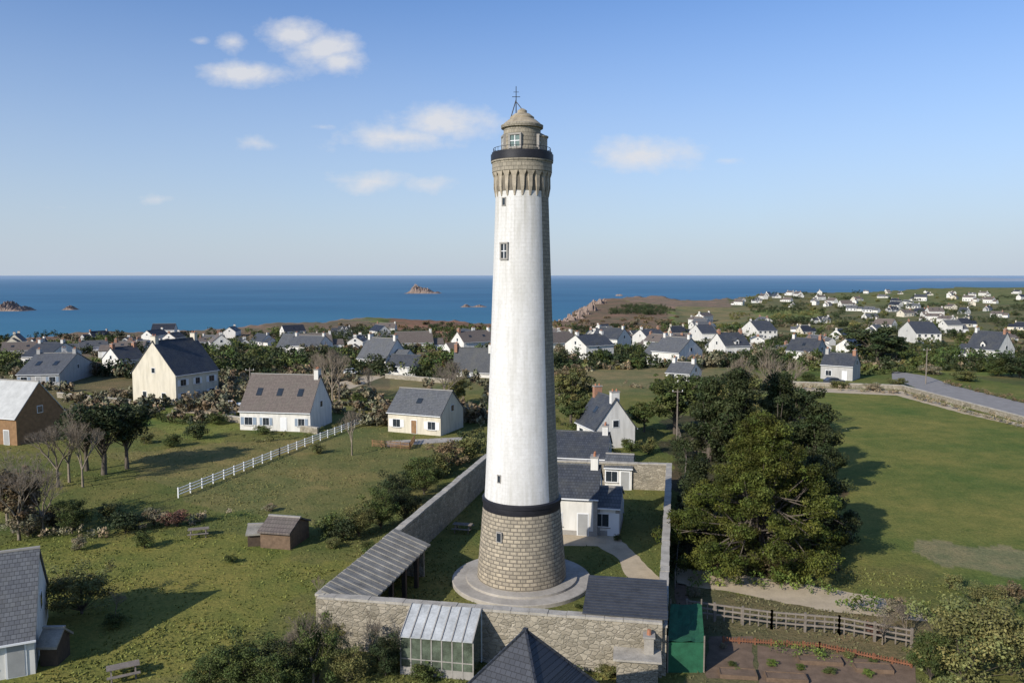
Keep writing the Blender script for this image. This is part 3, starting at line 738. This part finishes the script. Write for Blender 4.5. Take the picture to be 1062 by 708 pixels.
mb.add([(-hw,-hw,ez),(hw,-hw,ez),(hw,hw,ez),(-hw,hw,ez),(0,0,za)],[(0,1,4),(1,2,4),(2,3,4),(3,0,4),(0,3,2,1)],'slatedk')
for sx,sy in((-1,-1),(1,-1),(1,1),(-1,1)): mb.beam((sx*hw,sy*hw,ez+.03),(0,0,za+.03),.1,'slatedk')
mb.box(-.1,.1,-.1,.1,za-.1,za+.1,'slatedk'); mb.obj('slate_pavilion',(xa,ya,0),math.radians(-32))
# greenhouse lean-to
def lerpw(t): return (c_fl[0]+(c_fr[0]-c_fl[0])*t, c_fl[1]+(c_fr[1]-c_fl[1])*t)
g0=lerpw(.29); g1=lerpw(.495); p=Vector((*g0,0));q=Vector((*g1,0)); d=q-p; l=d.length; ang=math.atan2(d.y,d.x)
mb=MB(); dp=2.6; zl=2.35; zh=HW+.15
M['polycarb']=plain('polycarbonate_sheet',(.42,.43,.42),.35,.4,.8,0,.5)
nP=7
for i in range(nP):
    a=i*l/nP;b_=(i+1)*l/nP; g=.025
    vs=[(a+g,-.3,zh),(b_-g,-.3,zh),(b_-g,-dp-.15,zl+.05),(a+g,-dp-.15,zl+.05)]; vs+=[(x,y,z-.04) for x,y,z in vs]
    mb.add(vs,[(0,1,2,3),(4,5,6,7),(0,4,5,1),(1,5,6,2),(2,6,7,3),(3,7,4,0)],'polycarb')
for i in range(nP+1):
    a=i*l/nP; mb.beam((a,-.3,zh+.03),(a,-dp-.15,zl+.08),.06,'stonetrim'); mb.beam((a,-dp,-.1),(a,-dp,zl),.07,'stonetrim')
mb.beam((0,-dp,zl),(l,-dp,zl),.09,'white'); mb.beam((0,-dp,1.0),(l,-dp,1.0),.06,'stonetrim')
mb.box(.02,l-.02,-dp-.02,-dp+.06,-.1,.5,'stonetrim')
M['ghglass']=plain('greenhouse_glass',(.09,.11,.08),.15,.7,1.5,0,.6)
mb.box(.05,l-.05,-dp+.0,-dp+.02,.5,zl-.06,'ghglass')
for xx in (0,l): mb.beam((xx,-.3,zh),(xx,-.3,0),.08,'white'); mb.add([(xx,-.3,.4),(xx,-dp,.4),(xx,-dp,zl),(xx,-.3,zh-.06)],[(0,1,2,3)],'ghglass')
mb.obj('greenhouse',(p.x,p.y,0),ang)
# paths and pavements
PATHS=[[(575,548),(640,555),(652,568),(684,598),(684,612),(655,606),(640,578),(620,566),(575,566)],[(700,588),(760,594),(850,608),(950,626),(962,644),(850,632),(760,614),(703,606)]]
for P_ in PATHS: sheet('path',P_,.012,'sand')
sheet('road',[(925,384),(962,390),(990,400),(1062,418),(1400,490),(1400,520),(1062,434),(1000,418),(955,404),(925,393)],.02,'asphalt')
sheet('path',[(820,401),(935,405),(1000,424),(1062,440),(1062,443),(1000,429),(930,410),(820,405)],.012,'sand')
sheet('patio',[(400,457),(480,453),(482,457),(402,463)],.012,'concrete')
sheet('path',[(180,422),(232,418),(262,424),(258,430),(186,428)],.012,'sand')
sheet('path',[(330,402),(395,385),(402,389),(345,410)],.012,'sand')
sheet('garden_plot',[(735,660),(780,660),(782,704),(732,704)],.012,'soil')
sheet('garden_plot',[(786,668),(950,690),(952,740),(786,740)],.012,'soil')
sheet('garden_plot',[(700,604),(712,606),(716,640),(702,640)],.012,'soil')
def fence(name,P,h,step,rails,k,pw=.1,rw=.07,pick=None):
    mb=MB()
    for (p0,p1) in zip(P[:-1],P[1:]):
        p=Vector((*p0,0));q=Vector((*p1,0)); l=(q-p).length; n=max(1,int(l/step))
        for i in range(n+1):
            c=p.lerp(q,i/n); mb.box(c.x-pw/2,c.x+pw/2,c.y-pw/2,c.y+pw/2,-.1,h+.05,k)
        for z in rails: mb.beam((p.x,p.y,z),(q.x,q.y,z),rw,k)
        if pick:
            m=int(l/pick)
            for i in range(m):
                c=p.lerp(q,(i+.5)/m); mb.box(c.x-.04,c.x+.04,c.y-.02,c.y+.02,.1,h*random.uniform(.93,1),k)
    return mb.obj(name)
fence('white_fence',[W(185,516),W(290,473),W(398,431)],1.1,2.0,(.35,.68,1.0),'white',.12,.08)
fence('wooden_fence',[W(712,640),W(800,652),W(870,658),W(945,672)],1.3,1.7,(.5,.85,1.2),'greywood',.14,.1,.55)
fence('wooden_fence',[W(750,666),W(850,672),W(945,692)],.4,.9,(.2,),'rust',.1,.08,.16)
fence('wooden_fence',[W(386,463),W(425,466),W(430,458)],1.0,1.3,(.5,.9),'timber',.1,.08,.2)
fence('wire_fence',[W(700,610),W(712,480),W(700,440)],1.3,2.5,(.6,1.2),'greywood',.08,.03)
def table(u,v,rot=0):
    x,y=W(u,v); mb=MB()
    for i in range(5): mb.box(-.9,.9,-.38+i*.155,-.25+i*.155,.71,.75,'greywood')
    for s in(-1,1):
        for i in range(2): mb.box(-.9,.9,s*.72-.14+i*.15,s*.72-.01+i*.15,.42,.46,'greywood')
        mb.beam((s*.65,-.75,.4),(s*.65,.75,.4),.08,'greywood')
        for t in(-1,1): mb.beam((s*.65,t*.6,0),(s*.65,t*.22,.7),.08,'greywood')
    mb.obj('picnic_table',(x,y,.01),rot)
table(206,556,.3); table(480,551,-.2); table(128,702,.5)
H('garden_shed',301,570,270,322,553,540,-28,wall='brownwood',roof='brownroof',chim=None,win=False,gw=0)
H('garden_shed',270,566,257,272,553,546,-10,Wd=2,wall='darkwood',roof='fibre',chim=None,win=False)
H('garden_shed',60,690,42,74,668,655,-28,wall='darkwood',roof='fibre',chim=None,win=False)
x0,y0=W(692,697); x1,y1=W(730,697); x2,y2=W(727,655); x3,y3=W(695,655); mb=MB()
gx_=9; gyN=9; vs=[]
for jj in range(gyN):
    for ii in range(gx_):
        s=ii/(gx_-1); t=jj/(gyN-1)
        vs.append(((x0*(1-s)+x1*s)*(1-t)+(x3*(1-s)+x2*s)*t,(y0*(1-s)+y1*s)*(1-t)+(y3*(1-s)+y2*s)*t,1.95-.25*math.sin(s*3.14)*math.sin(t*3.14)+random.uniform(-.05,.05)))
mb.add(vs,[(j_*gx_+i_,j_*gx_+i_+1,(j_+1)*gx_+i_+1,(j_+1)*gx_+i_) for j_ in range(gyN-1) for i_ in range(gx_-1)],'green_net')
mb.add([(x0,y0,0),(x1,y1,0),(x2,y2,0),(x3,y3,0),(x0,y0,1.9),(x1,y1,1.9),(x2,y2,1.9),(x3,y3,1.9)],[(0,1,5,4),(1,2,6,5),(2,3,7,6),(3,0,4,7)],'green_net')
for a,b_ in ((x0,y0),(x1,y1),(x2,y2),(x3,y3)): mb.cyl(a,b_,0,2.3,.05,.05,'greywood',6)
mb.obj('netting_enclosure')
x,y=W(664,704); mb=MB(); mb.box(-1.4,1.0,-1,1.2,0,1.6,'rubble'); mb.box(-1.6,1.2,-1.2,1.4,1.6,1.72,'coping'); mb.box(.2,.75,-.3,.3,1.72,2.7,'concrete'); mb.box(.12,.83,-.38,.38,2.7,2.8,'stonetrim'); mb.cyl(.48,0,2.8,3.1,.14,.11,'pot',8); mb.obj('outdoor_oven',(x,y,0),-.15)
for (u,v,wd,dp_) in ((765,700,2.2,1.0),(850,686,2.6,.9),(905,694,2.2,.9),(815,704,2.4,.9)):
    x,y=W(u,v); mb=MB()
    mb.box(-wd/2,wd/2,-dp_/2,-dp_/2+.06,0,.25,'brownwood'); mb.box(-wd/2,wd/2,dp_/2-.06,dp_/2,0,.25,'brownwood')
    mb.box(-wd/2,-wd/2+.06,-dp_/2+.06,dp_/2-.06,0,.25,'brownwood'); mb.box(wd/2-.06,wd/2,-dp_/2+.06,dp_/2-.06,0,.25,'brownwood'); mb.box(-wd/2+.06,wd/2-.06,-dp_/2+.06,dp_/2-.06,0,.2,'soil')
    mb.obj('raised_garden_bed',(x,y,.01),-.12)
def car(u,v,rot,k):
    x,y,z=G(u,v); mb=MB()
    prof=[(-2.1,.3),(2.1,.3),(2.12,.75),(1.95,.9),(1.0,.98),(.45,1.42),(-1.2,1.45),(-1.85,.98),(-2.12,.9)]
    mb.exty(prof,-.85,.85,k)
    gl=[(.9,1.0),(.42,1.36),(-1.15,1.38),(-1.7,1.0)]; mb.exty(gl,-.87,.87,'glass')
    mb.add([(.47,-.7,1.41),(.47,.7,1.41),(1.0,.75,1.0),(1.0,-.75,1.0)],[(0,1,2,3)],'glass')
    for wx_ in (-1.3,1.3):
        for s in(-1,1):
            vs=[(wx_+.33*math.cos(t*math.pi/8),s*(.88 if q else .68),.33+.33*math.sin(t*math.pi/8)) for q in(0,1) for t in range(16)]
            mb.add(vs,[(t,(t+1)%16,16+(t+1)%16,16+t) for t in range(16)]+[tuple(range(16)),tuple(range(16,32))],'black')
    mb.obj('parked_car',(x,y,z+.02),rot)
M['carred']=plain('car_paint_dark',(.06,.07,.09),.25,.02,1,0,.5); 
for u,v,r,k in ((985,371,1,'carred'),(865,398,.1,'carred'),(240,424,.4,'white'),(365,388,.2,'white'),(1010,380,.3,'white')): car(u,v,r,k)
def pole(u,v,h):
    x,y,z=G(u,v); mb=MB(); mb.cyl(0,0,-.2,h,.13,.09,'greywood',8); mb.beam((-.8,0,h-.5),(.8,0,h-.5),.1,'greywood'); 
    for s in(-.7,0,.7): mb.cyl(s,0,h-.45,h-.25,.05,.05,'white',6)
    mb.obj('utility_pole',(x,y,z))
pole(702,455,7.5); pole(960,398,8); pole(260,420,7); pole(905,370,8)
# ---------------- vegetation
def cypress(name,u,v,htop,wpx,k,NL,per,n,leaf,lr,cr,base=.03,droop=.5,taper=.82):
    x,y=W(u,v); h=zrow(htop,y); w=wpx*(y*cp+CH*sp)/F/2; C=[];
    for i in range(NL):
        t=(i+.5)/NL; z=h*(base+(.95-base)*t**.95); maxr=w*(1.0-taper*max(0,t-.22)**1.15/.78**1.15)
        a=i*2.4+random.uniform(-.5,.5); r=max(0,maxr-lr*.45)*random.uniform(.62,1.08)
        R_=lr*random.uniform(.65,1.25)*(1-.35*t)
        cx,cy=r*math.cos(a),r*math.sin(a)
        for q in range(per):
            d=Vector((random.gauss(0,1),random.gauss(0,1),random.gauss(0,1))).normalized(); rr=random.random()**.4
            C.append((cx+d.x*R_*rr,cy+d.y*R_*rr,max(.3,z+d.z*R_*droop*rr)))
    for i in range(NL*4):
        t=random.random()**1.2; z=h*(.04+.78*t); r=w*(1-.78*t)*.65*random.random()**.5; a=random.random()*6.28
        C.append((r*math.cos(a),r*math.sin(a),z))
    C=np.array(C); segs=[((0,0,-.2),(.2,0,h*.3),.45,.35),((.2,0,h*.3),(0,.2,h*.75),.35,.1)]
    for c in C[::per//2]: segs.append(((0,0,h*random.uniform(.05,.5)),tuple(c),.1,.03))
    return mk(name,combine(name,leaves(C,cr*(.55+.9*rng.random(len(C))),n,leaf,.7,.55,.15),segs,LM[k],M['trunk'],6),(x,y,0))
cypress('cypress_tree',786,586,426,176,'cyp',64,16,110,.085,1.6,.56)
cypress('cypress_tree',846,566,470,86,'cypd',20,14,100,.09,1.5,.55)
cypress('cypress_tree',722,556,474,58,'cypd',14,12,90,.10,1.5,.58)
cypress('cypress_tree',805,505,385,76,'cypd',20,14,90,.13,1.9,.72)
cypress('cypress_tree',845,508,414,70,'cypd',16,14,90,.13,1.8,.7)
cypress('cypress_tree',765,480,378,60,'cypd',14,12,80,.15,2.0,.8)
cypress('cypress_tree',735,478,390,54,'cypd',12,12,80,.15,1.8,.8)
tree('dark',745,450,65,60); tree('green',700,450,62,56); tree('dark',822,455,60,50); tree('olive',765,455,70,50); tree('green',690,425,40,40)
bare(800,452,100,80); bare(730,440,60,50); bare(760,450,84,60); tree('green',668,448,35,30); tree('dark',910,380,44,60)
tree('olive',592,440,60,40); tree('green',600,452,45,40); shrub('green',655,468,18,25); shrub('olive',672,470,20,25); tree('brown',580,410,30,30)
for u,v,h,w in ((108,492,78,66),(132,486,70,50),(90,488,66,50)): place(random.choice(PINE),'pine_tree',u,v,h,w/.62)
bare(72,500,80,70); bare(86,505,75,60); bare(20,560,90,85); bare(45,555,70,70); bare(345,420,62,50); bare(365,472,48,40); bare(470,420,48,44); bare(325,395,30,30); bare(385,415,35,30)
tree('brown',15,552,70,60); tree('olive',475,420,30,30); bare(460,425,50,50); bare(35,548,80,90); bare(8,545,80,80); bare(60,505,70,80); bare(335,415,55,50); bare(352,418,58,46)
for u,v,h,w,k in ((75,553,42,52,'green'),(130,553,30,44,'dark'),(160,545,22,30,'tan'),(183,546,22,30,'red'),(30,556,36,44,'tan'),(55,548,30,30,'brown'),
 (85,636,62,86,'olive'),(120,650,20,30,'green'),(82,570,18,20,'tan'),(150,568,22,26,'green'),(110,540,24,30,'olive'),(205,455,22,30,'dark'),(225,440,15,24,'green'),
 (178,463,16,24,'green'),(150,460,14,22,'olive'),(190,424,12,30,'olive'),(275,450,12,24,'green'),(240,583,12,16,'green'),(280,530,10,16,'tan'),
 (330,470,14,20,'olive'),(372,418,14,20,'green'),(430,500,30,36,'green'),(410,525,44,50,'dark'),(440,512,46,50,'green'),(395,548,50,50,'green'),(372,556,42,46,'olive'),(420,540,40,44,'dark'),(358,560,30,36,'dark'),
 (465,486,36,46,'brown'),(485,478,34,40,'olive'),(490,470,30,36,'dark'),(455,495,34,40,'olive'),(388,574,18,30,'green'),(340,552,22,30,'green'),(345,568,14,20,'olive'),
 (250,715,70,84,'green'),(215,722,50,60,'green'),(300,712,62,76,'dark'),(330,708,84,60,'green'),(360,706,50,56,'olive'),(285,725,56,70,'green'),(400,700,54,50,'dark'),(345,672,40,40,'olive'),(400,690,30,36,'olive'),
 (440,705,22,40,'green'),(520,706,18,40,'olive'),(590,704,16,40,'green'),(632,700,14,30,'olive'),(50,612,16,30,'green'),
 (1000,708,108,120,'olive'),(1050,700,92,100,'olive'),(965,705,60,60,'green'),(1020,640,44,60,'olive'),(1050,628,30,40,'brown'),(905,660,18,20,'red'),
 (830,600,16,30,'green'),(850,590,22,44,'tan'),(810,596,24,44,'brown'),(745,598,14,26,'olive'),(985,610,20,26,'olive'),(930,640,24,40,'tan'),
 (560,470,22,26,'green'),(660,500,10,16,'olive'),(1058,392,34,44,'dark'),(1035,390,24,34,'green'),(1000,395,14,34,'olive'),(930,400,10,24,'olive'),(965,388,12,30,'tan'),(905,405,10,24,'tan'),(870,402,10,24,'olive'),(840,398,14,26,'green'),
 (800,690,8,14,'bright'),(830,694,7,12,'bright'),(860,697,9,16,'green'),(900,700,8,14,'bright'),(760,690,6,12,'green'),(750,672,8,10,'tan'),(880,682,10,14,'olive'),
 (850,680,7,12,'bright'),(905,688,7,12,'green'),(765,696,6,10,'bright'),(720,618,12,18,'tan'),(640,560,8,12,'green'),(600,630,6,10,'green')):
    shrub(k,u,v,h,w)
bare(325,712,90,80); bare(385,690,60,36); bare(915,668,34,44); bare(300,705,60,60); bare(120,640,30,30); bare(330,618,22,20); bare(940,665,40,40)
def P2(l): return [W(u,v) for u,v in l]
hedge('hedge',P2([(722,606),(800,608),(870,618)]),1.3,1.4,'bright'); hedge('hedge',P2([(870,630),(935,638),(962,646)]),1.4,1.4,'bright')
hedge('hedge',P2([(800,676),(885,690)]),.7,.6,'bright',4,.06)
hedge('hedge',P2([(640,400),(690,405),(830,403),(930,408),(1062,444)]),1.2,1.6,'tan',1.6,.12)
hedge('hedge',P2([(980,398),(1062,418)]),1.0,1.2,'brown',2.0,.12)
hedge('hedge',P2([(230,462),(330,452),(398,428)]),1.4,1.2,'olive',1.2,.1)
hedge('hedge',P2([(60,415),(135,425),(180,440),(250,436)]),1.6,1.4,'green',1.6,.12)
hedge('hedge',P2([(0,530),(60,560),(140,552),(250,535)]),1.3,1.6,'tan',1.2,.12)
hedge('hedge',P2([(330,560),(400,520),(480,478)]),1.8,2.4,'green',1.5,.1)
hedge('hedge',P2([(700,600),(705,560),(712,500),(700,460)]),1.2,1.6,'dark',2,.1)
hedge('hedge',P2([(575,440),(600,446),(640,480)]),1.5,1.6,'green',2,.1)
hedge('hedge',P2([(860,392),(940,386),(1000,380)]),1.6,1.6,'green',1.6,.14)
hedge('hedge',P2([(720,592),(780,594),(860,590)]),1.0,2.2,'brown',1.6,.1)
# grass tufts
n=60000; gy=42*np.exp(rng.random(n)*math.log(125/42)); gx=(rng.random(n)*2-1)*gy*.7
keep=np.ones(n,bool)
def Wp(l): return [W(u,v) for u,v in l]
for poly in [Wp(P_) for P_ in PATHS]+[Wp([(732,655),(952,690),(952,740),(732,740)]),Wp([(830,403),(1062,440),(1300,500),(1300,600),(1062,612),(880,585)])]:
    keep&=~pip(gx,gy,poly)
keep&=np.hypot(gx-tx,gy-ty)>rr_+.1
for a,b_,r in HOUSES: keep&=(gx-a)**2+(gy-b_)**2>(r*.9)**2
keep&=rng.random(n)<(.25+.6*(np.sin(gx*.31+np.sin(gy*.2)*2)*np.sin(gy*.27+gx*.1)>.1))
gx=gx[keep];gy=gy[keep];n=len(gx)
gc=landcol(gx,gy)*1.0
V=[];
for q in range(2):
    an=rng.random(n)*6.28; w=.04+.05*rng.random(n); h=.05+.10*rng.random(n); lx=rng.normal(size=n)*.07; ly=rng.normal(size=n)*.07
    ca,sa=np.cos(an)*w,np.sin(an)*w; zz=np.zeros(n)
    V.append(np.stack([np.stack([gx-ca,gy-sa,zz],1),np.stack([gx+ca,gy+sa,zz],1),np.stack([gx+ca*.3+lx,gy+sa*.3+ly,h],1),np.stack([gx-ca*.3+lx,gy-sa*.3+ly,h],1)],1))
V=np.concatenate(V).reshape(-1,3); T=np.concatenate([gc,gc])*(.8+.5*rng.random((2*n,1))); T=np.repeat(T,4,axis=0)
LM['grass']=leafmat('grass_blades',(1.,1.,1.),0,.9)
mk('grass_tufts',npmesh('grass_tufts',V,np.arange(len(V)).reshape(-1,4),[LM['grass']],None,T))
# ---------------- WORLD
SAZ=math.radians(224); SEL=math.radians(28)
w=bpy.data.worlds.new('World'); sc.world=w; w.use_nodes=True; nt=w.node_tree; bg=nt.nodes['Background']
sk=nt.nodes.new('ShaderNodeTexSky'); sk.sky_type='NISHITA'; sk.sun_disc=False; sk.sun_elevation=SEL; sk.sun_rotation=SAZ
sk.air_density=1.0; sk.dust_density=.6; sk.ozone_density=2.4; sk.altitude=50
tc=nt.nodes.new('ShaderNodeTexCoord').outputs['Generated']
sx=nt.nodes.new('ShaderNodeSeparateXYZ'); L(nt,tc,sx.inputs[0])
yy=mth(nt,'MAXIMUM',sx.outputs[1],.02)
dv_=nt.nodes.new('ShaderNodeVectorMath'); dv_.operation='DIVIDE'; cy_=nt.nodes.new('ShaderNodeCombineXYZ')
for i_ in range(3): L(nt,yy,cy_.inputs[i_])
L(nt,tc,dv_.inputs[0]); L(nt,cy_.outputs[0],dv_.inputs[1])
mpn=nt.nodes.new('ShaderNodeVectorMath'); mpn.operation='MULTIPLY'; L(nt,dv_.outputs[0],mpn.inputs[0]); mpn.inputs[1].default_value=(1,0,1.6)
n1=noise(nt,mpn.outputs[0],19,8,.6)
def skyae(u,v):
    dx,dy,dz=ray(u,v); return dx/dy,dz/dy
tot=None
for u,v,ru,rv,am in ((306,38,30,15,1.15),(330,50,34,15,1.15),(352,64,24,12,1.1),(252,78,42,11,1.05),(242,44,20,12,.75),(208,43,14,7,.65),(415,142,58,14,1.0),(458,128,44,14,1.2),(385,188,40,12,.9),(440,192,34,10,.8),(670,160,46,13,1.2),(268,149,24,9,.75),(335,132,28,7,.55),(165,207,44,10,.4),(755,167,34,8,.5),(60,215,80,7,.2)):
    a0,e0=skyae(u,v); ra=ru/F; re=rv/F
    ma=nt.nodes.new('ShaderNodeVectorMath'); ma.operation='MULTIPLY_ADD'; L(nt,dv_.outputs[0],ma.inputs[0])
    ma.inputs[1].default_value=(1/ra,0,1/re); ma.inputs[2].default_value=(-a0/ra,0,-e0/re)
    ln=nt.nodes.new('ShaderNodeVectorMath'); ln.operation='LENGTH'; L(nt,ma.outputs[0],ln.inputs[0])
    g=mth(nt,'MULTIPLY_ADD',ln.outputs['Value'],-.95,am*1.35)
    tot=g if tot is None else mth(nt,'MAXIMUM',tot,g)
tot=mth(nt,'MAXIMUM',tot,-.9)
tot=mth(nt,'ADD',tot,mth(nt,'MULTIPLY',mth(nt,'SUBTRACT',n1,.53),2.6))
tot=mth(nt,'POWER',mrange(nt,tot,.05,1.15,0,1),1.15)
tot=mth(nt,'MULTIPLY',tot,mth(nt,'GREATER_THAN',sx.outputs[1],.02))
tot=mth(nt,'MULTIPLY',tot,.85)
hz=mth(nt,'POWER',mrange(nt,sx.outputs[2],0,.33,1,0),1.25)
haze=mth(nt,'MULTIPLY',hz,mrange(nt,noise(nt,mpn.outputs[0],2.2,4),.2,.8,.78,1.0))
c=mixc(nt,1.0,sk.outputs[0],(1.02,1.22,1.56),'MULTIPLY')
c=mixc(nt,haze,c,(5.3,6.0,7.0))
c=mixc(nt,tot,c,(7.6,7.6,7.8))
L(nt,c,bg.inputs[0]); bg.inputs[1].default_value=.1
sl=bpy.data.lights.new('sun','SUN'); sl.energy=5.0; sl.angle=math.radians(.5); sl.color=(1,.94,.84)
so=bpy.data.objects.new('sun',sl); sc.collection.objects.link(so)
dv=Vector((math.sin(SAZ)*math.cos(SEL),math.cos(SAZ)*math.cos(SEL),math.sin(SEL)))
so.rotation_euler=dv.to_track_quat('Z','Y').to_euler()
cam=bpy.data.cameras.new('camera'); cam.sensor_width=36; cam.lens=F/1062*36; cam.clip_start=.5; cam.clip_end=200000
co=bpy.data.objects.new('camera',cam); sc.collection.objects.link(co); co.location=(0,0,CH); co.rotation_euler=(math.pi/2-PIT,0,0)
sc.camera=co
sc.view_settings.view_transform='Standard'; sc.view_settings.look='None'; sc.view_settings.exposure=0
